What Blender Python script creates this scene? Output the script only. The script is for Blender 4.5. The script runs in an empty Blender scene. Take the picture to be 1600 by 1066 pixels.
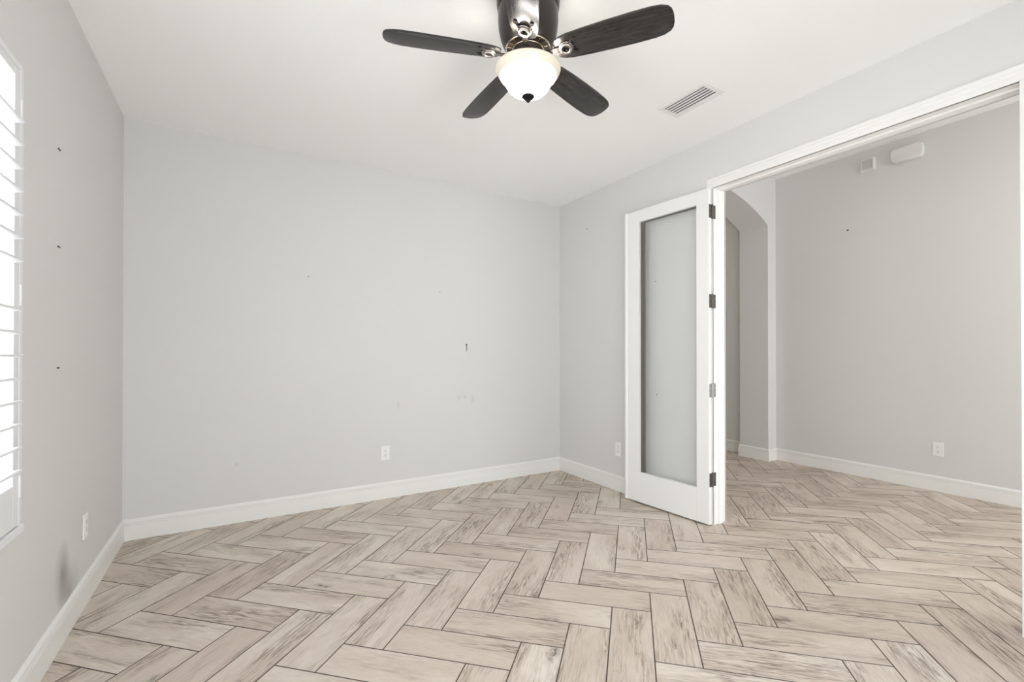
import bpy, bmesh, math, random
from mathutils import Vector, Matrix

random.seed(7)
SC = bpy.context.scene
COL = SC.collection
PI = math.pi

# ------------------------------------------------------------------ camera
def make_camera():
    cam = bpy.data.cameras.new('camera')
    o = bpy.data.objects.new('camera', cam)
    COL.objects.link(o)
    f, yaw, pitch, roll = 722.207, -0.555197, 0.005163, 0.0002
    cam.sensor_fit = 'HORIZONTAL'
    cam.sensor_width = 36.0
    cam.lens = f * 36.0 / 1600.0
    cam.shift_x = (800.0 - 817.84) / 1600.0
    cam.shift_y = (549.12 - 533.0) / 1600.0
    cam.clip_start = 0.02
    fwd = Vector((-math.sin(yaw), math.cos(yaw), 0)); right = Vector((math.cos(yaw), math.sin(yaw), 0)); up = Vector((0, 0, 1))
    f2 = fwd * math.cos(pitch) + up * math.sin(pitch)
    u2 = up * math.cos(pitch) - fwd * math.sin(pitch)
    r3 = right * math.cos(roll) + u2 * math.sin(roll)
    u3 = u2 * math.cos(roll) - right * math.sin(roll)
    m = Matrix((( r3.x, u3.x, -f2.x, 0.638127), (r3.y, u3.y, -f2.y, -3.981131), (r3.z, u3.z, -f2.z, 1.233652), (0, 0, 0, 1)))
    o.matrix_world = m
    SC.camera = o
make_camera()

# ------------------------------------------------------------------ world, daylight, exposure
SC.view_settings.view_transform = 'Standard'
SC.view_settings.look = 'None'
SC.view_settings.gamma = 1.0
SC.view_settings.exposure = 0.64
SC.view_settings.use_curve_mapping = False
SC.cycles.max_bounces = 14
SC.cycles.diffuse_bounces = 9
SC.cycles.transparent_max_bounces = 16

SKY = 3.9            # overcast daylight outside
LAMP = 32.0           # the lit fan bowl
def make_world():
    w = bpy.data.worlds.new('sky'); SC.world = w; w.use_nodes = True
    nt = w.node_tree; nt.nodes.clear()
    out = nt.nodes.new('ShaderNodeOutputWorld'); bg = nt.nodes.new('ShaderNodeBackground')
    tc = nt.nodes.new('ShaderNodeTexCoord'); sp = nt.nodes.new('ShaderNodeSeparateXYZ')
    rp = nt.nodes.new('ShaderNodeValToRGB'); mr = nt.nodes.new('ShaderNodeMapRange')
    mr.inputs['From Min'].default_value = -1.0; mr.inputs['From Max'].default_value = 1.0
    e = rp.color_ramp.elements
    e[0].position = 0.0; e[0].color = (0.97, 0.97, 0.965, 1)       # pale paving and lawn below the horizon
    e[1].position = 1.0; e[1].color = (0.88, 0.95, 1.0, 1)
    k = e.new(0.5); k.color = (0.95, 0.98, 1.0, 1)
    nt.links.new(tc.outputs['Generated'], sp.inputs[0]); nt.links.new(sp.outputs['Z'], mr.inputs['Value'])
    nt.links.new(mr.outputs[0], rp.inputs[0]); nt.links.new(rp.outputs[0], bg.inputs['Color'])
    bg.inputs['Strength'].default_value = SKY
    nt.links.new(bg.outputs[0], out.inputs[0])
make_world()

def portal(name, loc, direction, sx, sy):
    l = bpy.data.lights.new(name, 'AREA'); l.shape = 'RECTANGLE'; l.size = sx; l.size_y = sy
    l.cycles.is_portal = True
    o = bpy.data.objects.new(name, l); COL.objects.link(o); o.location = loc
    o.rotation_euler = Vector(direction).to_track_quat('-Z', 'Y').to_euler()
portal('daylight_portal', (-0.10, -2.54, 1.415), (1, 0, 0), 1.52, 1.48)
portal('daylight_portal', (1.42, -4.62, 0.87), (0, 1, 0), 1.50, 2.60)
portal('daylight_portal', (-0.07, -3.97, 1.42), (1, 0, 0), 1.52, 0.70)
portal('daylight_portal', (4.84, -6.27, 1.34), (0, 1, 0), 2.56, 2.08)

# ------------------------------------------------------------------ dimensions
W = 3.563; H = 2.80; HH = 3.27; YF = -4.55
HX0, HX1, HY0, HY1 = 3.69, 5.985, -6.20, 1.60
OY0, OY1, OZ = -3.41, -1.870, 2.430          # doorway: jamb faces and head

# ------------------------------------------------------------------ materials
def mat(name, color=(0.8, 0.8, 0.8), rough=0.5, metal=0.0, spec=0.5, bump=None, **kw):
    m = bpy.data.materials.new(name); m.use_nodes = True
    nt = m.node_tree; b = nt.nodes['Principled BSDF']
    b.inputs['Base Color'].default_value = (*color, 1)
    b.inputs['Roughness'].default_value = rough
    b.inputs['Metallic'].default_value = metal
    b.inputs['Specular IOR Level'].default_value = spec
    tc = nt.nodes.new('ShaderNodeTexCoord')
    if bump:
        sc, st = bump
        n = nt.nodes.new('ShaderNodeTexNoise'); n.inputs['Scale'].default_value = sc; n.inputs['Detail'].default_value = 3
        bp = nt.nodes.new('ShaderNodeBump'); bp.inputs['Strength'].default_value = st; bp.inputs['Distance'].default_value = 0.002
        nt.links.new(tc.outputs['Object'], n.inputs['Vector']); nt.links.new(n.outputs['Fac'], bp.inputs['Height'])
        nt.links.new(bp.outputs[0], b.inputs['Normal'])
    return m

def mottle(m, amount=0.03, scale=2.0):
    """gentle unevenness of paint"""
    nt = m.node_tree; b = nt.nodes['Principled BSDF']
    tc = [n for n in nt.nodes if n.type == 'TEX_COORD'][0]
    n = nt.nodes.new('ShaderNodeTexNoise'); n.inputs['Scale'].default_value = scale; n.inputs['Detail'].default_value = 4
    c = b.inputs['Base Color'].default_value[:]
    mx = nt.nodes.new('ShaderNodeMix'); mx.data_type = 'RGBA'
    mx.inputs[6].default_value = c
    mx.inputs[7].default_value = tuple(v * (1 - amount * 2) for v in c[:3]) + (1,)
    nt.links.new(tc.outputs['Object'], n.inputs['Vector']); nt.links.new(n.outputs['Fac'], mx.inputs[0])
    nt.links.new(mx.outputs[2], b.inputs['Base Color'])
    return mx

def stain(m, spots, tint):
    """smudges and scuffs on the paint: (x, y, z, rx, ry, rz, strength)"""
    nt = m.node_tree; b = nt.nodes['Principled BSDF']
    tc = [n for n in nt.nodes if n.type == 'TEX_COORD'][0]
    src = b.inputs['Base Color'].links[0].from_socket
    for x, y, z, rx, ry, rz, st in spots:
        mp = nt.nodes.new('ShaderNodeMapping'); mp.vector_type = 'POINT'
        mp.inputs['Scale'].default_value = (1 / rx, 1 / ry, 1 / rz)
        mp.inputs['Location'].default_value = (-x / rx, -y / ry, -z / rz)
        g = nt.nodes.new('ShaderNodeTexGradient'); g.gradient_type = 'SPHERICAL'
        ns = nt.nodes.new('ShaderNodeTexNoise'); ns.inputs['Scale'].default_value = 4; ns.inputs['Detail'].default_value = 1
        mu = nt.nodes.new('ShaderNodeMath'); mu.operation = 'MULTIPLY'
        m2 = nt.nodes.new('ShaderNodeMath'); m2.operation = 'MULTIPLY'; m2.inputs[1].default_value = st * 2
        mx = nt.nodes.new('ShaderNodeMix'); mx.data_type = 'RGBA'; mx.inputs[7].default_value = (*tint, 1)
        nt.links.new(tc.outputs['Object'], mp.inputs['Vector']); nt.links.new(mp.outputs[0], g.inputs['Vector'])
        nt.links.new(tc.outputs['Object'], ns.inputs['Vector'])
        nt.links.new(g.outputs['Fac'], mu.inputs[0]); nt.links.new(ns.outputs['Fac'], mu.inputs[1])
        nt.links.new(mu.outputs[0], m2.inputs[0]); nt.links.new(m2.outputs[0], mx.inputs[0])
        nt.links.new(src, mx.inputs[6]); src = mx.outputs[2]
    nt.links.new(src, b.inputs['Base Color'])

WALLC = (0.70, 0.697, 0.690)
def wall_mat(name, c=WALLC):
    m = mat(name, c, 0.75, spec=0.25, bump=(160, 0.12)); mottle(m, 0.012, 1.3); return m
M_wall = wall_mat('greige_wall_paint')
M_wall_left = wall_mat('greige_wall_paint_smudged')
stain(M_wall_left, [(0, -1.23, 0.285, 0.05, 0.12, 0.14, 0.75), (0, -1.13, 0.17, 0.05, 0.17, 0.13, 0.55)], (0.22, 0.20, 0.18))
M_wall_back = wall_mat('greige_wall_paint_scuffed')
stain(M_wall_back, [(1.83, 0, 0.79, 0.012, 0.05, 0.05, 0.3), (2.40, 0, 0.825, 0.03, 0.05, 0.03, 0.3), (2.46, 0, 0.83, 0.03, 0.05, 0.03, 0.35),
                    (2.54, 0, 0.805, 0.025, 0.05, 0.06, 0.3), (0.64, 0, 0.42, 0.02, 0.05, 0.02, 0.3)], (0.3, 0.29, 0.28))
M_ceil = mat('white_ceiling_texture', (0.92, 0.923, 0.92), 0.85, spec=0.2, bump=(55, 0.35)); mottle(M_ceil, 0.01, 3)
M_trim = mat('white_satin_trim', (0.84, 0.835, 0.82), 0.35, spec=0.4); mottle(M_trim, 0.01, 4)
M_door = mat('white_door_paint', (0.83, 0.83, 0.82), 0.35, spec=0.4); mottle(M_door, 0.008, 4)
M_shut = mat('white_shutter_paint', (0.78, 0.79, 0.81), 0.35, spec=0.4); mottle(M_shut, 0.008, 4)
M_plate = mat('white_plastic', (0.84, 0.84, 0.83), 0.3, spec=0.5); mottle(M_plate, 0.01, 20)
M_slot = mat('dark_slot', (0.03, 0.03, 0.03), 0.6); mottle(M_slot, 0.05, 30)
M_vent = mat('white_vent_metal', (0.80, 0.80, 0.79), 0.4); mottle(M_vent, 0.01, 20)
M_duct_shade = mat('dark_duct_shade', (0.035, 0.045, 0.045), 0.8); mottle(M_duct_shade, 0.1, 20)
M_bronze = mat('dark_bronze', (0.045, 0.038, 0.033), 0.32, metal=0.55, spec=0.5); mottle(M_bronze, 0.08, 9)
M_finial = mat('dark_finial', (0.016, 0.013, 0.011), 0.55, spec=0.08); mottle(M_finial, 0.1, 30)
M_silver = mat('antique_pewter', (0.55, 0.50, 0.46), 0.25, metal=1.0); mottle(M_silver, 0.1, 30)
M_hinge = mat('bronze_hinge', (0.16, 0.145, 0.13), 0.42, metal=0.8); mottle(M_hinge, 0.1, 40)
M_hinge2 = mat('satin_nickel_hinge', (0.42, 0.41, 0.40), 0.35, metal=0.7); mottle(M_hinge2, 0.05, 40)
M_shade_strip = mat('olive_shade_strip', (0.135, 0.128, 0.100), 0.6); mottle(M_shade_strip, 0.06, 12)  # shade beside the door glass, put into a dark olive colour
M_nail = mat('dark_nail', (0.06, 0.055, 0.05), 0.5, metal=0.4); mottle(M_nail, 0.1, 40)
M_alarm = mat('ivory_plastic', (0.76, 0.745, 0.73), 0.4); mottle(M_alarm, 0.01, 20)
M_grille = mat('grey_grille', (0.60, 0.585, 0.575), 0.6); mottle(M_grille, 0.05, 60)

def blade_mat():
    m = mat('black_oak_blade', (0.022, 0.021, 0.019), 0.25, spec=0.5)
    nt = m.node_tree; b = nt.nodes['Principled BSDF']
    tc = [n for n in nt.nodes if n.type == 'TEX_COORD'][0]
    mp = nt.nodes.new('ShaderNodeMapping'); mp.inputs['Scale'].default_value = (5, 60, 5)
    n = nt.nodes.new('ShaderNodeTexNoise'); n.inputs['Scale'].default_value = 1.6; n.inputs['Detail'].default_value = 5; n.inputs['Distortion'].default_value = 1.2
    r = nt.nodes.new('ShaderNodeValToRGB'); r.color_ramp.elements[0].position = 0.4; r.color_ramp.elements[0].color = (0.014, 0.013, 0.012, 1)
    r.color_ramp.elements[1].position = 0.65; r.color_ramp.elements[1].color = (0.034, 0.032, 0.029, 1)
    bp = nt.nodes.new('ShaderNodeBump'); bp.inputs['Strength'].default_value = 0.25; bp.inputs['Distance'].default_value = 0.001
    nt.links.new(tc.outputs['Object'], mp.inputs[0]); nt.links.new(mp.outputs[0], n.inputs['Vector'])
    nt.links.new(n.outputs['Fac'], r.inputs[0]); nt.links.new(r.outputs[0], b.inputs['Base Color'])
    nt.links.new(n.outputs['Fac'], bp.inputs['Height']); nt.links.new(bp.outputs[0], b.inputs['Normal'])
    return m
M_blade = blade_mat()

def bowl_mat():
    m = mat('frosted_lit_glass', (0.68, 0.60, 0.47), 0.3)
    nt = m.node_tree; b = nt.nodes['Principled BSDF']
    b.inputs['Emission Color'].default_value = (1.0, 0.97, 0.93, 1)
    # the bulbs sit low in the bowl: its belly glows more than its rim
    tc = [n for n in nt.nodes if n.type == 'TEX_COORD'][0]
    sp = nt.nodes.new('ShaderNodeSeparateXYZ'); mr = nt.nodes.new('ShaderNodeMapRange')
    mr.inputs['From Min'].default_value = -0.075; mr.inputs['From Max'].default_value = -0.030
    mr.inputs['To Min'].default_value = LAMP; mr.inputs['To Max'].default_value = 0.12
    nt.links.new(tc.outputs['Object'], sp.inputs[0]); nt.links.new(sp.outputs['Z'], mr.inputs['Value'])
    nt.links.new(mr.outputs[0], b.inputs['Emission Strength'])
    return m
M_bowl = bowl_mat()

def glass_mat():
    m = bpy.data.materials.new('clear_glass'); m.use_nodes = True
    nt = m.node_tree; nt.nodes.clear()
    out = nt.nodes.new('ShaderNodeOutputMaterial'); t = nt.nodes.new('ShaderNodeBsdfTransparent'); g = nt.nodes.new('ShaderNodeBsdfGlossy')
    t.inputs['Color'].default_value = (0.985, 0.99, 0.987, 1); g.inputs['Roughness'].default_value = 0.02
    fr = nt.nodes.new('ShaderNodeFresnel'); fr.inputs['IOR'].default_value = 1.5
    mx = nt.nodes.new('ShaderNodeMixShader')
    geo = nt.nodes.new('ShaderNodeNewGeometry'); inv = nt.nodes.new('ShaderNodeMath'); inv.operation = 'SUBTRACT'; inv.inputs[0].default_value = 1.0
    mu = nt.nodes.new('ShaderNodeMath'); mu.operation = 'MULTIPLY'         # reflect at the outer faces only: rays are not bent inside
    nt.links.new(geo.outputs['Backfacing'], inv.inputs[1]); nt.links.new(fr.outputs[0], mu.inputs[0]); nt.links.new(inv.outputs[0], mu.inputs[1])
    nt.links.new(mu.outputs[0], mx.inputs[0]); nt.links.new(t.outputs[0], mx.inputs[1]); nt.links.new(g.outputs[0], mx.inputs[2])
    nt.links.new(mx.outputs[0], out.inputs[0])
    return m
M_glass = glass_mat()

def tile_mat():
    m = bpy.data.materials.new('wood_look_tile'); m.use_nodes = True
    nt = m.node_tree; b = nt.nodes['Principled BSDF']; L = nt.links.new
    def N(t, **k):
        n = nt.nodes.new(t)
        for a, v in k.items(): setattr(n, a, v)
        return n
    uv = N('ShaderNodeUVMap'); uv.uv_map = 'grain'
    def noise(scale, detail=5, rough=0.6, dist=0.0):
        mp = N('ShaderNodeMapping'); mp.inputs['Scale'].default_value = (scale[0], scale[1], 1)
        n = N('ShaderNodeTexNoise'); n.inputs['Scale'].default_value = 1.0; n.inputs['Detail'].default_value = detail
        n.inputs['Roughness'].default_value = rough; n.inputs['Distortion'].default_value = dist
        L(uv.outputs[0], mp.inputs[0]); L(mp.outputs[0], n.inputs['Vector']); return n.outputs['Fac']
    def ramp(src, p0, p1, c0=(0, 0, 0), c1=(1, 1, 1)):
        r = N('ShaderNodeValToRGB'); e = r.color_ramp.elements
        e[0].position = p0; e[0].color = (*c0, 1); e[1].position = p1; e[1].color = (*c1, 1)
        L(src, r.inputs[0]); return r.outputs[0]
    def mul(a, c):
        n = N('ShaderNodeMath', operation='MULTIPLY')
        for i, v in enumerate((a, c)):
            if isinstance(v, (int, float)): n.inputs[i].default_value = v
            else: L(v, n.inputs[i])
        return n.outputs[0]
    def mix(fac, a, c):
        n = N('ShaderNodeMix', data_type='RGBA')
        L(fac, n.inputs[0])
        for i, v in ((6, a), (7, c)):
            if isinstance(v, tuple): n.inputs[i].default_value = (*v, 1)
            else: L(v, n.inputs[i])
        return n.outputs[2]
    at = N('ShaderNodeAttribute', attribute_name='tint')
    base = mix(ramp(noise((2.2, 6), 3), 0.35, 0.65), (0.61, 0.53, 0.452), (0.75, 0.685, 0.605))
    base = mix(mul(ramp(at.outputs['Fac'], 0.0, 1.0), 0.55), base, (0.52, 0.43, 0.36))
    patch = ramp(noise((1.6, 8), 3, 0.5, 0.6), 0.45, 0.63)             # where the darker figure lies
    streak = ramp(noise((9, 95), 6, 0.65, 0.8), 0.43, 0.62)
    base = mix(mul(mul(patch, streak), 0.95), base, (0.20, 0.14, 0.102))
    fine = ramp(noise((14, 190), 4, 0.6), 0.45, 0.75)
    base = mix(mul(fine, 0.45), base, (0.36, 0.30, 0.25))
    # sparse knots
    mp = N('ShaderNodeMapping'); mp.inputs['Scale'].default_value = (3.2, 7.5, 1)
    wob = N('ShaderNodeTexNoise'); wob.inputs['Scale'].default_value = 14; wob.inputs['Detail'].default_value = 3
    vm = N('ShaderNodeVectorMath', operation='SCALE'); vm.inputs['Scale'].default_value = 0.09
    va = N('ShaderNodeVectorMath', operation='ADD')
    vo = N('ShaderNodeTexVoronoi'); vo.inputs['Scale'].default_value = 1.0
    L(uv.outputs[0], wob.inputs['Vector']); L(wob.outputs['Color'], vm.inputs[0]); L(uv.outputs[0], va.inputs[0]); L(vm.outputs[0], va.inputs[1])
    L(va.outputs[0], mp.inputs[0]); L(mp.outputs[0], vo.inputs['Vector'])
    kn = ramp(vo.outputs['Distance'], 0.05, 0.22, (1, 1, 1), (0, 0, 0))
    sel = N('ShaderNodeSeparateColor'); L(vo.outputs['Color'], sel.inputs[0])
    kn = mul(kn, ramp(sel.outputs[0], 0.70, 0.74))
    base = mix(mul(kn, mul(ramp(noise((30, 60), 4), 0.35, 0.6), 0.95)), base, (0.10, 0.08, 0.065))
    L(base, b.inputs['Base Color'])
    b.inputs['Roughness'].default_value = 0.42; b.inputs['Specular IOR Level'].default_value = 0.4
    bp = N('ShaderNodeBump'); bp.inputs['Strength'].default_value = 0.08; bp.inputs['Distance'].default_value = 0.001
    L(streak, bp.inputs['Height']); L(bp.outputs[0], b.inputs['Normal'])
    return m
M_tile = tile_mat()
M_grout = mat('dark_grout', (0.085, 0.062, 0.046), 0.9); mottle(M_grout, 0.1, 30)

# ------------------------------------------------------------------ mesh helpers
def add_box(bm, lo, hi, bev=0.0, seg=2, mi=0, M=None):
    r = bmesh.ops.create_cube(bm, size=1.0)
    vs = r['verts']
    for v in vs:
        v.co = Vector(((lo[i] + hi[i]) / 2 + v.co[i] * (hi[i] - lo[i]) for i in range(3)))
    fs = set(f for v in vs for f in v.link_faces)
    if bev > 0:
        es = list(set(e for v in vs for e in v.link_edges))
        g = bmesh.ops.bevel(bm, geom=es, offset=bev, segments=seg, profile=0.5, affect='EDGES')
        vs = list(set(v for f in g['faces'] for v in f.verts) | set(v for v in vs if v.is_valid))
        fs = set(f for v in vs for f in v.link_faces)
    for f in fs: f.material_index = mi
    if M is not None: bmesh.ops.transform(bm, matrix=M, verts=list(vs))
    return vs

def add_lathe(bm, prof, n=48, c=(0, 0, 0), cap0=False, cap1=False):
    rings = []
    for r, z in prof:
        if r < 1e-5:
            rings.append([bm.verts.new((c[0], c[1], c[2] + z))])
        else:
            rings.append([bm.verts.new((c[0] + r * math.cos(2 * PI * i / n), c[1] + r * math.sin(2 * PI * i / n), c[2] + z)) for i in range(n)])
    for a, b in zip(rings, rings[1:]):
        for i in range(n):
            j = (i + 1) % n
            if len(a) == 1 and len(b) == 1: continue
            if len(a) == 1: bm.faces.new((a[0], b[j], b[i]))
            elif len(b) == 1: bm.faces.new((a[i], a[j], b[0]))
            else: bm.faces.new((a[i], a[j], b[j], b[i]))
    if cap0 and len(rings[0]) > 1: bm.faces.new(rings[0])
    if cap1 and len(rings[-1]) > 1: bm.faces.new(rings[-1])

def add_torus(bm, R, r, c, axis=None, n=32, k=10):
    M = Matrix.Translation(c) @ (axis if axis is not None else Matrix.Identity(4))
    vs = [[bm.verts.new(M @ Vector(((R + r * math.cos(2 * PI * j / k)) * math.cos(2 * PI * i / n), (R + r * math.cos(2 * PI * j / k)) * math.sin(2 * PI * i / n), r * math.sin(2 * PI * j / k)))) for j in range(k)] for i in range(n)]
    for i in range(n):
        for j in range(k):
            bm.faces.new((vs[i][j], vs[(i + 1) % n][j], vs[(i + 1) % n][(j + 1) % k], vs[i][(j + 1) % k]))

def add_prism(bm, pts, ext, bev=0.0):
    """closed polygon pts (3d list) extruded by vector ext"""
    ext = Vector(ext)
    a = [bm.verts.new(p) for p in pts]; b = [bm.verts.new(Vector(p) + ext) for p in pts]
    n = len(pts)
    f0 = bm.faces.new(a); f1 = bm.faces.new(list(reversed(b)))
    side = [bm.faces.new((a[(i + 1) % n], a[i], b[i], b[(i + 1) % n])) for i in range(n)]
    if bev > 0:
        es = list(set(f0.edges) | set(f1.edges))
        bmesh.ops.bevel(bm, geom=es, offset=bev, segments=2, profile=0.5, affect='EDGES')

def add_cyl(bm, p0, p1, r, n=16, r2=None):
    p0 = Vector(p0); p1 = Vector(p1); d = p1 - p0
    q = d.to_track_quat('Z', 'Y').to_matrix().to_4x4()
    M = Matrix.Translation((p0 + p1) / 2) @ q
    bmesh.ops.create_cone(bm, cap_ends=True, segments=n, radius1=r, radius2=r if r2 is None else r2, depth=d.length, matrix=M)

def obj(name, bm, mats, parent=None, smooth=None):
    me = bpy.data.meshes.new(name)
    bmesh.ops.recalc_face_normals(bm, faces=bm.faces[:])
    if smooth is not None:
        for f in bm.faces: f.smooth = True
        for e in bm.edges:
            if len(e.link_faces) == 2 and e.calc_face_angle(0) > math.radians(smooth): e.smooth = False
    bm.to_mesh(me); bm.free()
    for m in (mats if isinstance(mats, (list, tuple)) else [mats]): me.materials.append(m)
    o = bpy.data.objects.new(name, me); COL.objects.link(o)
    if parent is not None: o.parent = parent
    return o

def struct(name, bm, m, parent=None, smooth=None):
    o = obj(name, bm, m, parent, smooth)
    if parent is None: o['kind'] = 'structure'
    return o

def tag(o, label, cat, group=None):
    o['label'] = label; o['category'] = cat
    if group: o['group'] = group
    return o

def thing(name, label, cat, loc=(0, 0, 0), rot=(0, 0, 0), group=None):
    o = bpy.data.objects.new(name, None); COL.objects.link(o)
    o.location = loc; o.rotation_euler = rot; o.empty_display_size = 0.1
    return tag(o, label, cat, group)

def recenter(o):
    """put a one-mesh thing's origin at its own middle"""
    vs = o.data.vertices
    c = sum((v.co for v in vs), Vector()) / len(vs)
    for v in vs: v.co -= c
    o.location = c
    return o

# ------------------------------------------------------------------ walls and ceilings
WY0, WY1, WZ0, WZ1 = -3.30, -1.785, 0.66, 2.185      # window hole in the left wall
bm = bmesh.new()
NY0, NY1 = -4.32, -3.62                               # unseen second window beside the camera, added to brighten the room
for y0, y1 in ((YF - 0.15, NY0), (NY1, WY0), (WY1, 0.12)): add_box(bm, (-0.15, y0, 0), (0, y1, H))
for y0, y1 in ((NY0, NY1), (WY0, WY1)):
    add_box(bm, (-0.15, y0, 0), (0, y1, WZ0)); add_box(bm, (-0.15, y0, WZ1), (0, y1, H))
struct('wall_left', bm, M_wall_left)

bm = bmesh.new(); add_box(bm, (0, 0, 0), (W, 0.12, H)); struct('wall_back', bm, M_wall_back)

bm = bmesh.new()
J = 0.02
add_box(bm, (W, OY1 + J, 0), (HX0, HY1 + 0.12, 3.40)); add_box(bm, (W, HY0 - 0.12, 0), (HX0, OY0 - J, 3.40))
add_box(bm, (W, OY0 - J, OZ + J), (HX0, OY1 + J, 3.40))
struct('wall_right', bm, M_wall)

FX0, FX1, FZ0, FZ1 = 0.12, 2.72, 0.12, 1.62          # unseen window behind the camera, added for more daylight
bm = bmesh.new()
add_box(bm, (0, YF - 0.15, 0), (FX0, YF, H)); add_box(bm, (FX1, YF - 0.15, 0), (W, YF, H))
add_box(bm, (FX0, YF - 0.15, 0), (FX1, YF, FZ0)); add_box(bm, (FX0, YF - 0.15, FZ1), (FX1, YF, H))
struct('wall_front', bm, M_wall)

bm = bmesh.new(); add_box(bm, (-0.15, YF - 0.15, H), (W, 0.12, H + 0.1)); struct('ceiling', bm, M_ceil)
bm = bmesh.new(); add_box(bm, (HX0, HY0 - 0.12, HH), (HX1 + 0.12, HY1 + 0.12, HH + 0.1)); struct('ceiling_hall', bm, M_ceil)

bm = bmesh.new(); add_box(bm, (HX1, HY0 - 0.12, 0), (HX1 + 0.12, HY1 + 0.12, HH)); struct('wall_hall', bm, M_wall)
bm = bmesh.new(); add_box(bm, (HX0, HY1, 0), (HX1, HY1 + 0.12, HH)); struct('wall_hall_far', bm, M_wall)
bm = bmesh.new()
GX0, GX1, GZ0, GZ1 = 3.80, 5.88, 0.06, 2.62          # unseen glazing at the near end of the hall, added and sized for brightness
add_box(bm, (HX0, HY0 - 0.12, 0), (GX0, HY0, HH)); add_box(bm, (GX1, HY0 - 0.12, 0), (HX1, HY0, HH))
add_box(bm, (GX0, HY0 - 0.12, 0), (GX1, HY0, GZ0)); add_box(bm, (GX0, HY0 - 0.12, GZ1), (GX1, HY0, HH))
struct('wall_hall_near', bm, M_wall)

# arched partition across the hall
AX1, AY0, AY1 = 5.826, -0.95, -0.60
bm = bmesh.new()
arc = []
xc, zc, R_ = 4.76, 1.029, 1.992
for i in range(33):
    x = HX0 + (AX1 - HX0) * i / 32
    arc.append((x, zc + math.sqrt(R_ * R_ - (x - xc) ** 2)))
for (xa, za), (xb, zb) in zip(arc, arc[1:]):
    v = [bm.verts.new((x, y, z)) for y in (AY0, AY1) for x, z in ((xa, za), (xb, zb), (xb, HH), (xa, HH))]
    bm.faces.new(v[0:4]); bm.faces.new(v[7:3:-1]); bm.faces.new((v[0], v[4], v[5], v[1])); bm.faces.new((v[3], v[2], v[6], v[7]))
add_box(bm, (AX1, AY0, 0), (HX1, AY1, HH))
bmesh.ops.remove_doubles(bm, verts=bm.verts[:], dist=1e-5)
struct('wall_arch', bm, M_wall)

# unseen warm lamps added to tint and brighten the hall
def hall_fill(loc, power):
    l = bpy.data.lights.new('hall_fill_light', 'AREA'); l.shape = 'DISK'; l.size = 0.13; l.energy = power; l.color = (1.0, 0.80, 0.63)
    o = bpy.data.objects.new('hall_fill_light', l); COL.objects.link(o); o.location = loc
hall_fill((4.85, 0.60, HH - 0.005), 3.0); hall_fill((4.85, -3.9, HH - 0.005), 6.0)

# ------------------------------------------------------------------ floor: herringbone wood-look tiles
def clip(poly, inside, cut):
    out = []
    for i in range(len(poly)):
        a, b = poly[i - 1], poly[i]
        ia, ib = inside(a), inside(b)
        if ia != ib: out.append(cut(a, b))
        if ib: out.append(b)
    return out
def clip_rect(poly, x0, y0, x1, y1):
    for ax, v, s in ((0, x0, 1), (0, x1, -1), (1, y0, 1), (1, y1, -1)):
        def ins(p): return (p[ax] - v) * s >= 0
        def cut(a, b):
            t = (v - a[ax]) / (b[ax] - a[ax]); return (a[0] + (b[0] - a[0]) * t, a[1] + (b[1] - a[1]) * t)
        poly = clip(poly, ins, cut)
        if len(poly) < 3: return []
    return poly
def floor_mesh():
    bm = bmesh.new(); uvl = bm.loops.layers.uv.new('grain'); tl = bm.faces.layers.float.new('tint')
    w = 0.18334; ta = math.radians(-45); ox, oy = 1.4171, -1.5131; g = 0.0026
    Rv = Vector((math.cos(ta), math.sin(ta))); Uv = Vector((-math.sin(ta), math.cos(ta)))
    rects = [(-0.15, YF - 0.15, HX0, 0.12), (HX0, HY0 - 0.12, HX1 + 0.12, HY1 + 0.12)]
    def tile(a0, a1, b0, b1, horiz):
        pts = []
        for a, b in ((a0, b0), (a1, b0), (a1, b1), (a0, b1)):
            a_ = a * w + (g if a == a0 else -g); b_ = b * w + (g if b == b0 else -g)
            p = Vector((ox, oy)) + Rv * a_ + Uv * b_; pts.append((p.x, p.y))
        ru, rv, t = random.uniform(0, 60), random.uniform(0, 60), random.random()
        fl = random.choice((1, -1))
        for rc in rects:
            q = clip_rect(pts, *rc)
            if not q: continue
            f = bm.faces.new([bm.verts.new((x, y, 0)) for x, y in q])
            f[tl] = t
            for l in f.loops:
                d = Vector((l.vert.co.x - ox, l.vert.co.y - oy)); a = d.dot(Rv); b = d.dot(Uv)
                l[uvl].uv = (fl * (a if horiz else b) + ru, (b if horiz else a) + rv)
    for k in range(-45, 60):
        for m in range(-12, 13):
            for h in (0, 1):
                if h == 0: a0, a1, b0, b1 = k, k + 1, k - 6 * m - 3, k - 6 * m
                else: a0, a1, b0, b1 = k, k + 3, k - 6 * m - 4, k - 6 * m - 3
                c = Vector((ox, oy)) + Rv * (a0 + a1) / 2 * w + Uv * (b0 + b1) / 2 * w
                if -0.6 < c.x < 6.6 and -6.8 < c.y < 2.2: tile(a0, a1, b0, b1, h)
    for x0, y0, x1, y1 in rects:
        add_box(bm, (x0, y0, -0.10), (x1, y1, -0.0008), mi=1)
    me_o = obj('floor', bm, [M_tile, M_grout]); me_o['kind'] = 'structure'
floor_mesh()

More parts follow.
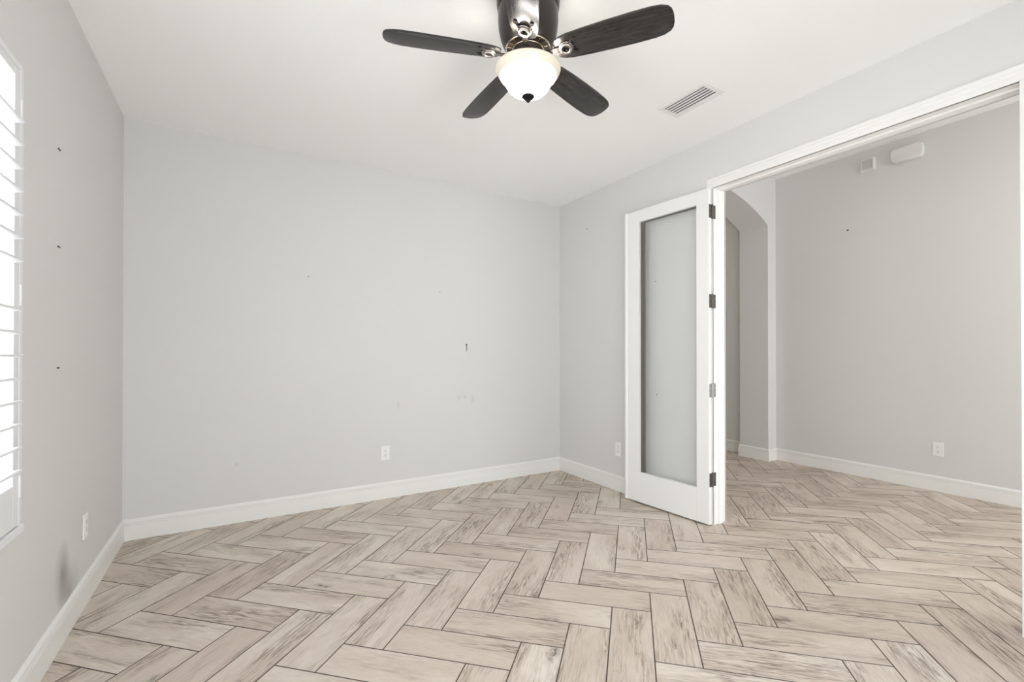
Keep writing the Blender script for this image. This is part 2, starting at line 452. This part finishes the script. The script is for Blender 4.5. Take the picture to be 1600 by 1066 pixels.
# ------------------------------------------------------------------ baseboards (moulded, mitred)
BB = [(0, 0), (0.015, 0), (0.015, 0.097), (0.0095, 0.0995), (0.0145, 0.103), (0.0140, 0.109), (0.0080, 0.1115), (0.0130, 0.1145), (0.0120, 0.126), (0.007, 0.133), (0.003, 0.1372), (0, 0.1372)]
def baseboard(name, p0, p1, nrm, e0=0, e1=0, bm=None):
    """runs p0 -> p1 along a wall; nrm points into the room; e = -1 inner mitre, +1 outer mitre, 0 square"""
    own = bm is None
    if own: bm = bmesh.new()
    p0 = Vector((*p0, 0)); p1 = Vector((*p1, 0)); n = Vector((*nrm, 0)); d = (p1 - p0).normalized()
    a = [bm.verts.new(p0 + n * t - d * (t * e0) + Vector((0, 0, z))) for t, z in BB]
    b = [bm.verts.new(p1 + n * t + d * (t * e1) + Vector((0, 0, z))) for t, z in BB]
    k = len(BB)
    bm.faces.new(a); bm.faces.new(list(reversed(b)))
    for i in range(k): bm.faces.new((a[(i + 1) % k], a[i], b[i], b[(i + 1) % k]))
    if own: struct(name, bm, M_trim)
baseboard('baseboard_left', (0, YF), (0, 0), (1, 0), -1, -1)
baseboard('baseboard_back', (0, 0), (W, 0), (0, -1), -1, -1)
baseboard('baseboard_right', (W, 0), (W, OY1 + 0.047), (-1, 0), -1, 0)
baseboard('baseboard_front', (0, YF), (W, YF), (0, 1), -1, -1)
baseboard('baseboard_right_near', (W, OY0 - 0.09), (W, YF), (-1, 0), 0, -1)
baseboard('baseboard_hall', (HX1, HY0), (HX1, AY0), (-1, 0), -1, -1)
bm = bmesh.new()
baseboard('', (HX1, AY0), (AX1, AY0), (0, -1), -1, 1, bm); baseboard('', (AX1, AY0), (AX1, AY1), (-1, 0), 1, 1, bm)
struct('baseboard_arch', bm, M_trim)
baseboard('baseboard_hall_far', (HX1, AY1), (HX1, HY1), (-1, 0), 0, -1)

# ------------------------------------------------------------------ doorway trim
CZ = OZ + 0.072
bm = bmesh.new()
# head casing with a moulded outer edge; profile is (depth from wall, height)
pf = [(0, OZ), (0.009, OZ), (0.012, OZ + 0.003), (0.012, OZ + 0.028), (0.0105, OZ + 0.031), (0.0135, OZ + 0.036), (0.0145, OZ + 0.046), (0.0125, OZ + 0.050), (0.0165, OZ + 0.055), (0.0175, OZ + 0.066), (0.0145, CZ), (0, CZ)]
add_prism(bm, [(W - t, OY1 + 0.045, z) for t, z in pf], (0, (OY0 - 0.085) - (OY1 + 0.045), 0))
add_box(bm, (W - 0.012, OY1, 0.0), (W, OY1 + 0.045, OZ), 0.002)
pr = [(0, OY0 + 0.0), (0.011, OY0), (0.013, OY0 - 0.003), (0.013, OY0 - 0.03), (0.011, OY0 - 0.034), (0.016, OY0 - 0.055), (0.017, OY0 - 0.08), (0.014, OY0 - 0.085), (0, OY0 - 0.085)]
add_prism(bm, [(W - t, y, 0.0) for t, y in pr], (0, 0, OZ))
struct('trim_1', bm, M_trim)
bm = bmesh.new()
x0, x1 = W - 0.010, HX0 + 0.010
add_box(bm, (x0, OY1, 0), (x1, OY1 + J, OZ + J), 0.0015); add_box(bm, (x0, OY0 - J, 0), (x1, OY0, OZ + J), 0.0015)
add_box(bm, (x0, OY0, OZ), (x1, OY1, OZ + J), 0.0015)
s0, s1 = 3.612, 3.650                                # door stop
add_box(bm, (s0, OY1 - 0.010, 0), (s1, OY1 + 0.001, OZ), 0.002); add_box(bm, (s0, OY0 - 0.001, 0), (s1, OY0 + 0.010, OZ), 0.002)
add_box(bm, (s0, OY0 + 0.010, OZ - 0.010), (s1, OY1 - 0.010, OZ + 0.001), 0.002)
struct('trim_2', bm, M_trim)
bm = bmesh.new()                                     # casing on the hall side
add_box(bm, (HX0, OY0 - 0.08, OZ), (HX0 + 0.016, OY1 + 0.08, OZ + 0.08), 0.003)
add_box(bm, (HX0, OY1, 0), (HX0 + 0.016, OY1 + 0.08, OZ), 0.003); add_box(bm, (HX0, OY0 - 0.08, 0), (HX0 + 0.016, OY0, OZ), 0.003)
struct('trim_3', bm, M_trim)

# ------------------------------------------------------------------ glazed door leaf standing open
DL = 0.757; DT = 0.035
def make_door():
    root = bpy.data.objects.new('door_1', None); COL.objects.link(root)
    root['kind'] = 'structure'
    root['label'] = 'white glazed door leaf standing open against the right wall'
    root.location = (3.503, -1.874, 0); root.rotation_euler = (0, 0, PI / 2 + math.radians(4.0))
    z0, z1 = 0.012, 2.420; gx0, gx1, gz0, gz1 = 0.100, 0.632, 0.257, 2.322
    def part(name, boxes, m=M_door, bev=0.002):
        bm = bmesh.new()
        for lo, hi in boxes: add_box(bm, lo, hi, bev)
        return obj(name, bm, m, root)
    part('stile', [((0, -DT, z0), (gx0, 0, z1))]); part('stile', [((gx1, -DT, z0), (DL, 0, z1))])
    part('top_rail', [((gx0, -DT, gz1), (gx1, 0, z1))], bev=0.0); part('bottom_rail', [((gx0, -DT, z0), (gx1, 0, gz0))], bev=0.0)
    part('glass_pane', [((gx0 - 0.004, -DT / 2 - 0.003, gz0 - 0.004), (gx1 + 0.004, -DT / 2 + 0.003, gz1 + 0.004))], M_glass, 0.0)
    part('shade_strip', [((gx1 - 0.042, -0.031, gz0), (gx1, -0.023, gz1))], M_shade_strip, 0.001); part('shade_strip', [((gx0, -0.031, gz1 - 0.011), (gx1 - 0.042, -0.023, gz1))], M_shade_strip, 0.001)  # dark strips added for the shaded reveal and wall behind the glass
    bm = bmesh.new()                                  # rounded cover strip on the free edge
    pr = [(DL - 0.004, 0.0), (DL + 0.002, 0.007), (DL + 0.010, 0.009), (DL + 0.020, 0.008), (DL + 0.028, 0.003), (DL + 0.030, -0.004), (DL + 0.026, -0.010), (DL, -0.012)]
    add_prism(bm, [(x, y, z0) for x, y in pr], (0, 0, z1 - z0))
    a = obj('astragal', bm, M_door, root, 40)
    for i, zc_ in enumerate((2.258, 1.612, 0.970, 0.328)):
        hm = M_hinge2 if i == 2 else M_hinge
        bm = bmesh.new(); h = 0.049
        # leaf let into the door edge
        add_box(bm, (-0.0022, -DT + 0.003, zc_ - h), (0.001, -0.004, zc_ + h), 0.0012)
        hg = obj('hinge', bm, hm, root)
        if i == 2: hg['label'] = 'satin nickel hinge with visible screw heads'
        bm = bmesh.new()                               # barrel of five knuckles
        for q in range(5):
            add_cyl(bm, (-0.003, -DT - 0.006, zc_ - h + q * 0.0196 + 0.0006), (-0.003, -DT - 0.006, zc_ - h + (q + 1) * 0.0196 - 0.0006), 0.0058, 14)
        add_cyl(bm, (-0.003, -DT - 0.006, zc_ - h - 0.006), (-0.003, -DT - 0.006, zc_ + h + 0.006), 0.0035, 12)
        obj('barrel', bm, hm, hg, 40)
        bm = bmesh.new()
        for dz in (-0.034, 0.0, 0.034):
            add_cyl(bm, (-0.0036, -0.012 if dz else -0.009, zc_ + dz), (-0.0015, -0.012 if dz else -0.009, zc_ + dz), 0.0036, 12)
        obj('screw', bm, M_hinge if i == 2 else M_nail, hg, 40)
        # leaf let into the jamb (same hinge); placed in the door's own frame
        M = (Matrix.Translation(root.location) @ Matrix.Rotation(root.rotation_euler.z, 4, 'Z')).inverted()
        bm = bmesh.new()
        add_box(bm, (W - 0.008, OY1 - 0.0022, zc_ - h), (W + 0.023, OY1 + 0.0005, zc_ + h), 0.0012)
        bmesh.ops.transform(bm, matrix=M, verts=bm.verts[:])
        obj('jamb_leaf', bm, hm, hg)
        bm = bmesh.new()
        for dz in (-0.034, 0.0, 0.034):
            add_cyl(bm, (W + (0.012 if dz else 0.016), OY1 - 0.0036, zc_ + dz), (W + (0.012 if dz else 0.016), OY1 - 0.0015, zc_ + dz), 0.0036, 12)
        bmesh.ops.transform(bm, matrix=M, verts=bm.verts[:])
        obj('screw', bm, M_hinge if i == 2 else M_nail, hg, 40)
make_door()

# ------------------------------------------------------------------ windows
def make_window(name, axis):
    """sash window: axis 'x' = in the left wall, 'y' = in a wall behind the camera"""
    root = bpy.data.objects.new(name, None); COL.objects.link(root); root['kind'] = 'structure'
    def B(bm, u0, u1, d0, d1, z0, z1, bev=0.003):
        if axis == 'x': add_box(bm, (d0, u0, z0), (d1, u1, z1), bev)
        else: add_box(bm, (u0, d0, z0), (u1, d1, z1), bev)
    return root, B
root, B = make_window('window_1', 'x')
ym = (WY0 + WY1) / 2
bm = bmesh.new()
B(bm, WY0, WY0 + 0.045, -0.148, -0.085, WZ0, WZ1); B(bm, WY1 - 0.045, WY1, -0.148, -0.085, WZ0, WZ1)
B(bm, WY0 + 0.045, WY1 - 0.045, -0.148, -0.085, WZ0, WZ0 + 0.05); B(bm, WY0 + 0.045, WY1 - 0.045, -0.148, -0.085, WZ1 - 0.05, WZ1)
B(bm, ym - 0.04, ym + 0.04, -0.148, -0.085, WZ0 + 0.05, WZ1 - 0.05)
obj('window_frame', bm, M_shut, root)
bm = bmesh.new(); B(bm, WY0 + 0.045, ym - 0.04, -0.14, -0.10, 1.395, 1.455); B(bm, ym + 0.04, WY1 - 0.045, -0.14, -0.10, 1.395, 1.455)
obj('meeting_rail', bm, M_shut, root)
bm = bmesh.new(); B(bm, WY0 + 0.045, ym - 0.04, -0.126, -0.120, WZ0 + 0.05, WZ1 - 0.05, 0); B(bm, ym + 0.04, WY1 - 0.045, -0.126, -0.120, WZ0 + 0.05, WZ1 - 0.05, 0)
obj('window_pane', bm, M_glass, root)

def fill_window(name, B, root, u0, u1, d0, z0, z1):  # unseen windows added to let more daylight into room and hall
    um = (u0 + u1) / 2; zm = (z0 + z1) / 2
    bm = bmesh.new()
    B(bm, u0, u0 + 0.045, d0, d0 + 0.06, z0, z1); B(bm, u1 - 0.045, u1, d0, d0 + 0.06, z0, z1)
    B(bm, u0 + 0.045, u1 - 0.045, d0, d0 + 0.06, z0, z0 + 0.05); B(bm, u0 + 0.045, u1 - 0.045, d0, d0 + 0.06, z1 - 0.05, z1)
    B(bm, um - 0.03, um + 0.03, d0 + 0.01, d0 + 0.05, z0 + 0.05, z1 - 0.05)
    obj('window_frame', bm, M_shut, root)
    bm = bmesh.new(); B(bm, u0 + 0.045, u1 - 0.045, d0 + 0.025, d0 + 0.031, z0 + 0.05, z1 - 0.05, 0); obj('window_pane', bm, M_glass, root)
root, B = make_window('fill_window_2', 'y'); fill_window('fill_window_2', B, root, FX0, FX1, YF - 0.145, FZ0, FZ1)
root, B = make_window('fill_window_4', 'x'); fill_window('fill_window_4', B, root, NY0, NY1, -0.145, WZ0, WZ1)
root, B = make_window('fill_window_3', 'y'); fill_window('fill_window_3', B, root, GX0, GX1, HY0 - 0.115, GZ0, GZ1)

# plantation shutter in the left window
LV_Z = [1.997 - 0.0763 * i for i in range(7)] + [1.380 - 0.0755 * i for i in range(8)]
def make_shutter():
    root = thing('plantation_shutter', 'white louvered plantation shutter mounted in the window of the left wall', 'shutter', (0, 0, 0))
    FO0, FO1, FZa, FZb = -3.335, -1.750, 0.628, 2.205
    bm = bmesh.new()
    add_box(bm, (-0.012, FO0, FZa), (0.020, FO0 + 0.026, FZb), 0.003); add_box(bm, (-0.012, FO1 - 0.026, FZa), (0.020, FO1, FZb), 0.003)
    add_box(bm, (-0.012, FO0 + 0.026, FZb - 0.022), (0.020, FO1 - 0.026, FZb), 0.003)
    for v in bm.verts:
        if v.co.x < 0.0001: v.co.x = 0.0005
    obj('frame', bm, M_shut, root)
    bm = bmesh.new(); add_box(bm, (0.0005, FO0 - 0.02, FZa), (0.026, FO1 + 0.004, FZa + 0.030), 0.004)
    obj('sill', bm, M_shut, root)
    mid = (FO0 + FO1) / 2
    X0, X1 = -0.008, 0.020
    for (a, b) in ((mid + 0.002, FO1 - 0.030), (FO0 + 0.030, mid - 0.002)):
        bm = bmesh.new(); add_box(bm, (X0, b - 0.044, FZa + 0.034), (X1, b, FZb - 0.026), 0.003); obj('stile', bm, M_shut, root)
        bm = bmesh.new(); add_box(bm, (X0, a, FZa + 0.034), (X1, a + 0.044, FZb - 0.026), 0.003); obj('stile', bm, M_shut, root)
        bm = bmesh.new(); add_box(bm, (X0, a + 0.044, FZb - 0.125 + 0.07), (X1, b - 0.044, FZb - 0.026), 0.003); obj('top_rail', bm, M_shut, root)
        bm = bmesh.new(); add_box(bm, (X0, a + 0.044, FZa + 0.034), (X1, b - 0.044, 0.800), 0.003); obj('bottom_rail', bm, M_shut, root)
        hw = 0.0380; tl = math.radians(9)
        for z in LV_Z:
            bm = bmesh.new()
            prof = []
            for i in range(16):
                t = 2 * PI * i / 16
                ct, st_ = math.cos(t), math.sin(t); px, pz = hw * math.copysign(abs(ct) ** 0.35, ct), 0.0052 * math.copysign(abs(st_) ** 0.6, st_)
                prof.append((0.006 + px * math.cos(tl) - pz * math.sin(tl), z - hw * math.sin(tl) + px * math.sin(tl) + pz * math.cos(tl)))
            add_prism(bm, [(x, b - 0.0455, zz) for x, zz in prof], (0, -(b - a) + 0.091, 0))
            obj('louver', bm, M_shut, root, 50)
    for z in (0.79, 1.43, 2.05):
        bm = bmesh.new(); add_cyl(bm, (0.0215, FO1 - 0.028, z - 0.035), (0.0215, FO1 - 0.028, z + 0.035), 0.0035, 10)
        obj('hinge', bm, M_plate, root, 40)
make_shutter()

# ------------------------------------------------------------------ ceiling fan
def make_fan():
    C = Vector((1.730, -2.260, 0))
    root = thing('ceiling_fan', 'black five-blade ceiling fan with lit frosted bowl light', 'ceiling fan', (C.x, C.y, H))
    z = lambda v: v - H
    bm = bmesh.new()
    add_lathe(bm, [(0.0, z(2.7995)), (0.128, z(2.7995)), (0.136, z(2.793)), (0.139, z(2.780)), (0.135, z(2.773)), (0.138, z(2.766)), (0.136, z(2.754)), (0.131, z(2.748)), (0.133, z(2.742)),
                   (0.133, z(2.700)), (0.130, z(2.665)), (0.123, z(2.630)), (0.112, z(2.600)), (0.100, z(2.584)), (0.0, z(2.584))], 64)
    obj('motor_housing', bm, M_bronze, root, 35)
    bm = bmesh.new()
    add_torus(bm, 0.097, 0.0035, (0, 0, z(2.581)), n=48); add_torus(bm, 0.090, 0.002, (0, 0, z(2.580)), n=48); add_torus(bm, 0.068, 0.0035, (0, 0, z(2.574)), n=48)
    for i in range(20):
        M = Matrix.Rotation(2 * PI * i / 20, 4, 'Z')
        add_box(bm, (0.069, -0.0015, z(2.574)), (0.094, 0.0015, z(2.580)), 0.0, M=M)
    obj('flywheel_ring', bm, M_silver, root, 40)
    bm = bmesh.new()
    add_lathe(bm, [(0.0, z(2.5835)), (0.095, z(2.5835)), (0.093, z(2.578)), (0.066, z(2.572)), (0.064, z(2.545)), (0.066, z(2.515)), (0.106, z(2.508)), (0.106, z(2.502)), (0.012, z(2.498)), (0.010, z(2.380)), (0.0, z(2.380))], 48)
    obj('switch_housing', bm, M_bronze, root, 35)
    # bowl
    bm = bmesh.new(); zr = 2.490
    prof = [(0.1325, 0.004), (0.1385, 0.006), (0.1425, 0.003), (0.1435, -0.002), (0.1405, -0.009), (0.1345, -0.019), (0.1255, -0.032), (0.1120, -0.047), (0.1035, -0.058), (0.0985, -0.068), (0.0900, -0.082), (0.0770, -0.095), (0.0590, -0.1055), (0.0380, -0.1125), (0.0150, -0.1155), (0.0, -0.1160)]
    add_lathe(bm, prof, 64)
    o = obj('light_bowl', bm, M_bowl, root, 60); o.location = (0, 0, z(zr))
    bm = bmesh.new()
    add_lathe(bm, [(0.0, -0.114), (0.027, -0.1165), (0.0288, -0.121), (0.024, -0.1265), (0.013, -0.130), (0.0092, -0.133), (0.0088, -0.138), (0.0065, -0.1435), (0.0, -0.145)], 28)
    o = obj('finial', bm, M_finial, root, 40); o.location = (0, 0, z(zr))
    # blades
    ZB = 2.548
    outline = [(0.125, 0.030), (0.135, 0.043), (0.155, 0.053), (0.19, 0.059), (0.26, 0.064), (0.36, 0.0685), (0.46, 0.0705), (0.54, 0.0695), (0.575, 0.066), (0.600, 0.055), (0.612, 0.040), (0.617, 0.020), (0.618, 0.0)]
    full = outline + [(r, -y) for r, y in reversed(outline[:-1])]
    def arm_mesh():
        bm = bmesh.new()
        pr = [(0.085, 0.017), (0.105, 0.012), (0.125, 0.010), (0.145, 0.014), (0.165, 0.010)]
        pts = [(r, y, -0.010) for r, y in pr] + [(r, -y, -0.010) for r, y in reversed(pr)]
        add_prism(bm, pts, (0, 0, 0.006), 0.0015)
        for s in (-1, 1):
            add_cyl(bm, (0.17, s * 0.010, -0.007), (0.215, s * 0.034, -0.006), 0.005, 10); add_cyl(bm, (0.215, s * 0.034, -0.0085), (0.215, s * 0.034, -0.004), 0.009, 14)
        return bm
    def ring_mesh():
        bm = bmesh.new(); add_torus(bm, 0.021, 0.0065, (0.176, 0, -0.013), n=32); add_torus(bm, 0.0285, 0.003, (0.176, 0, -0.008), n=32)
        return bm
    bmB = bmesh.new(); add_prism(bmB, [(r, y, -0.004) for r, y in full], (0, 0, 0.008), 0.002)
    blade0 = obj('blade', bmB, M_blade, root, 40)
    arm0 = obj('blade_iron', arm_mesh(), M_bronze, blade0, 40); ring0 = obj('medallion', ring_mesh(), M_silver, blade0, 40)
    for i in range(5):
        if i == 0: b = blade0
        else:
            b = blade0.copy(); COL.objects.link(b); b.parent = root
            for s in (arm0, ring0):
                c = s.copy(); COL.objects.link(c); c.parent = b
        b.location = (0, 0, z(ZB))
        b.rotation_mode = 'XYZ'
        a = math.radians(161.1 - 72 * i)
        b.rotation_euler = (math.radians(-13), 0, a)
make_fan()

# ------------------------------------------------------------------ ceiling register
def make_vent():
    cx, cy = 3.016, -2.103; hx, hy = 0.094, 0.178
    root = thing('air_vent', 'white louvered air vent in the ceiling between the fan and the door opening', 'vent', (cx, cy, H))
    bm = bmesh.new(); fw = 0.030; t = 0.007
    pf = [(-hx, -hy, hx, -hy + fw), (-hx, hy - fw, hx, hy), (-hx, -hy + fw, -hx + fw, hy - fw), (hx - fw, -hy + fw, hx, hy - fw)]
    for x0, y0, x1, y1 in pf: add_box(bm, (x0, y0, -t), (x1, y1, -0.0003), 0.0018)
    obj('frame', bm, M_vent, root)
    bm = bmesh.new(); add_box(bm, (-hx + fw, -hy + fw, -0.0015), (hx - fw, hy - fw, -0.0004)); obj('duct_shade_plate', bm, M_duct_shade, root)  # dark plate painted as the shaded duct; no hole is cut
    n = 5; w = 2 * (hx - fw)
    for i in range(n):
        x = -hx + fw + w * (i + 0.62) / n
        bm = bmesh.new()
        M = Matrix.Translation((x, 0, -0.0058)) @ Matrix.Rotation(math.radians(8), 4, 'Y')
        add_box(bm, (-0.0061, -hy + fw, -0.0007), (0.0061, hy - fw, 0.0007), 0.0, M=M)
        obj('slat', bm, M_vent, root)
make_vent()

# ------------------------------------------------------------------ wall outlets
def make_outlet(label, loc, rz):
    """plate in local xz plane, facing local -y"""
    root = thing('wall_outlet', label, 'outlet', loc, (0, 0, rz), 'white duplex wall outlets')
    bm = bmesh.new(); add_box(bm, (-0.038, -0.0065, -0.062), (0.038, -0.0003, 0.062), 0.003); obj('cover_plate', bm, M_plate, root)
    for s in (1, -1):
        bm = bmesh.new()
        pts = []
        for i in range(28):
            t = 2 * PI * i / 28
            pts.append((0.0172 * math.cos(t), -0.0062, s * 0.0195 + max(-0.0138, min(0.0138, 0.0172 * math.sin(t)))))
        add_prism(bm, pts, (0, -0.0022, 0), 0.0)
        so = obj('socket', bm, M_plate, root)
        bm = bmesh.new()
        for x, h in ((-0.0063, 0.0050), (0.0063, 0.0040)):
            add_box(bm, (x - 0.0011, -0.0087, s * 0.0195 + 0.0035 - h), (x + 0.0011, -0.0080, s * 0.0195 + 0.0035 + h))
        obj('slot', bm, M_slot, so)
        bm = bmesh.new(); add_cyl(bm, (0, -0.0087, s * 0.0195 - 0.0075), (0, -0.0080, s * 0.0195 - 0.0075), 0.0032, 12); obj('ground_hole', bm, M_slot, so)
    bm = bmesh.new(); add_cyl(bm, (0, -0.0072, 0), (0, -0.0060, 0), 0.003, 12); obj('screw', bm, M_plate, root)
make_outlet('white duplex outlet low on the long back wall', (1.719, 0, 0.387), 0)
make_outlet('white duplex outlet low on the left wall between the shutter and the corner', (0, -0.888, 0.382), PI / 2)
make_outlet('white duplex outlet half hidden behind the open glass door', (W, -0.893, 0.372), -PI / 2)
make_outlet('white duplex outlet low on the hall wall beyond the doorway', (HX1, -2.416, 0.377), -PI / 2)

# ------------------------------------------------------------------ hall wall devices
def make_devices():
    root = thing('door_chime', 'small square white chime box with grey grille high on the hall wall', 'chime', (HX1, -1.886, 3.115))
    bm = bmesh.new(); a = 0.065
    add_box(bm, (-0.012, -a, -a), (-0.0004, a, a), 0.003)
    # bevelled rim standing proud
    o_, i_ = 0.063, 0.047
    ring = [[(-0.012, s * o_, t * o_) for s, t in ((-1, -1), (1, -1), (1, 1), (-1, 1))], [(-0.036, s * (o_ - 0.008), t * (o_ - 0.008)) for s, t in ((-1, -1), (1, -1), (1, 1), (-1, 1))],
            [(-0.036, s * i_, t * i_) for s, t in ((-1, -1), (1, -1), (1, 1), (-1, 1))], [(-0.030, s * i_, t * i_) for s, t in ((-1, -1), (1, -1), (1, 1), (-1, 1))]]
    vs = [[bm.verts.new(p) for p in r] for r in ring]
    for A, B_ in zip(vs, vs[1:]):
        for k in range(4): bm.faces.new((A[k], A[(k + 1) % 4], B_[(k + 1) % 4], B_[k]))
    obj('housing', bm, M_alarm, root)
    bm = bmesh.new(); add_box(bm, (-0.031, -i_, -i_), (-0.026, i_, i_))
    for k in range(7):
        zz = -0.036 + k * 0.012
        add_box(bm, (-0.0325, -i_ + 0.004, zz - 0.002), (-0.031, i_ - 0.004, zz + 0.002))
    obj('grille', bm, M_grille, root)
    root = thing('wall_speaker', 'oblong white wall box with rounded ends right of the square chime box', 'speaker', (HX1, -2.206, 3.113))
    bm = bmesh.new()
    pts = []
    hw, hh, bul = 0.098, 0.066, 0.022
    for s in (1, -1):
        for i in range(15):
            t = (-1 + 2 * i / 14)
            e = math.sqrt(max(0, 1 - abs(t) ** 2.6))
            pts.append((-0.0004, s * (hw + bul * e), s * t * hh))
    add_prism(bm, pts, (-0.048, 0, 0), 0.008)
    obj('cover', bm, M_alarm, root, 50)
    bm = bmesh.new()
    add_prism(bm, [(-0.0003, p[1] * 1.02, p[2] * 1.03) for p in pts], (-0.012, 0, 0), 0.001); obj('base', bm, M_alarm, root, 50)
make_devices()

# ------------------------------------------------------------------ hooks, nails and screw marks on the walls
def nail(name, label, cat, p, n, r=0.004, group=None):
    bm = bmesh.new(); n = Vector(n); p = Vector(p)
    add_cyl(bm, p + n * 0.0002, p + n * 0.005, r * 0.5, 10); add_cyl(bm, p + n * 0.005, p + n * 0.0065, r, 12)
    tag(recenter(obj(name, bm, M_nail, None, 40)), label, cat, group)
bm = bmesh.new()
add_cyl(bm, (2.475, -0.0002, 1.318), (2.475, -0.006, 1.318), 0.0075, 14); add_cyl(bm, (2.476, -0.004, 1.312), (2.478, -0.004, 1.258), 0.0034, 10, 0.0022)
tag(recenter(obj('picture_hook', bm, M_nail, None, 40)), 'thin dark picture hook in the middle of the bare back wall', 'hook')
for lab, zz in (('small dark bracket screw on the left wall, highest of three beside the shutter', 2.092), ('small dark bracket screw on the left wall, middle one of three beside the shutter', 1.682), ('small dark bracket screw on the left wall, lowest of three beside the shutter', 1.174)):
    bm = bmesh.new()
    for dy in (-0.0085, 0.0085):
        add_cyl(bm, (0.0002, -1.305 + dy, zz), (0.004, -1.305 + dy, zz), 0.0032, 12)
    add_box(bm, (0.0002, -1.3135, zz + 0.0005), (0.0015, -1.2965, zz + 0.0025))
    tag(recenter(obj('bracket_screw', bm, M_nail, None, 40)), lab, 'screw', 'bracket screws on the left wall')
nail('nail', 'dark nail high on the hall wall below the square chime box', 'nail', (HX1, -1.703, 2.506), (-1, 0, 0), 0.009)
nail('nail', 'tiny nail seen through the upper half of the door glass', 'nail', (W, -1.331, 1.827), (-1, 0, 0), 0.0045)
nail('nail', 'tiny nail seen through the lower half of the door glass', 'nail', (W, -1.343, 0.898), (-1, 0, 0), 0.0045)
nail('nail', 'tiny nail on the right wall just below the ceiling corner', 'nail', (W, -0.459, 2.459), (-1, 0, 0), 0.0045)
nail('nail', 'tiny nail on the back wall, right one below the fan', 'nail', (2.208, 0, 1.795), (0, -1, 0), 0.004)
nail('nail', 'tiny nail on the back wall, left one far from the fan', 'nail', (1.115, 0, 1.84), (0, -1, 0), 0.004)
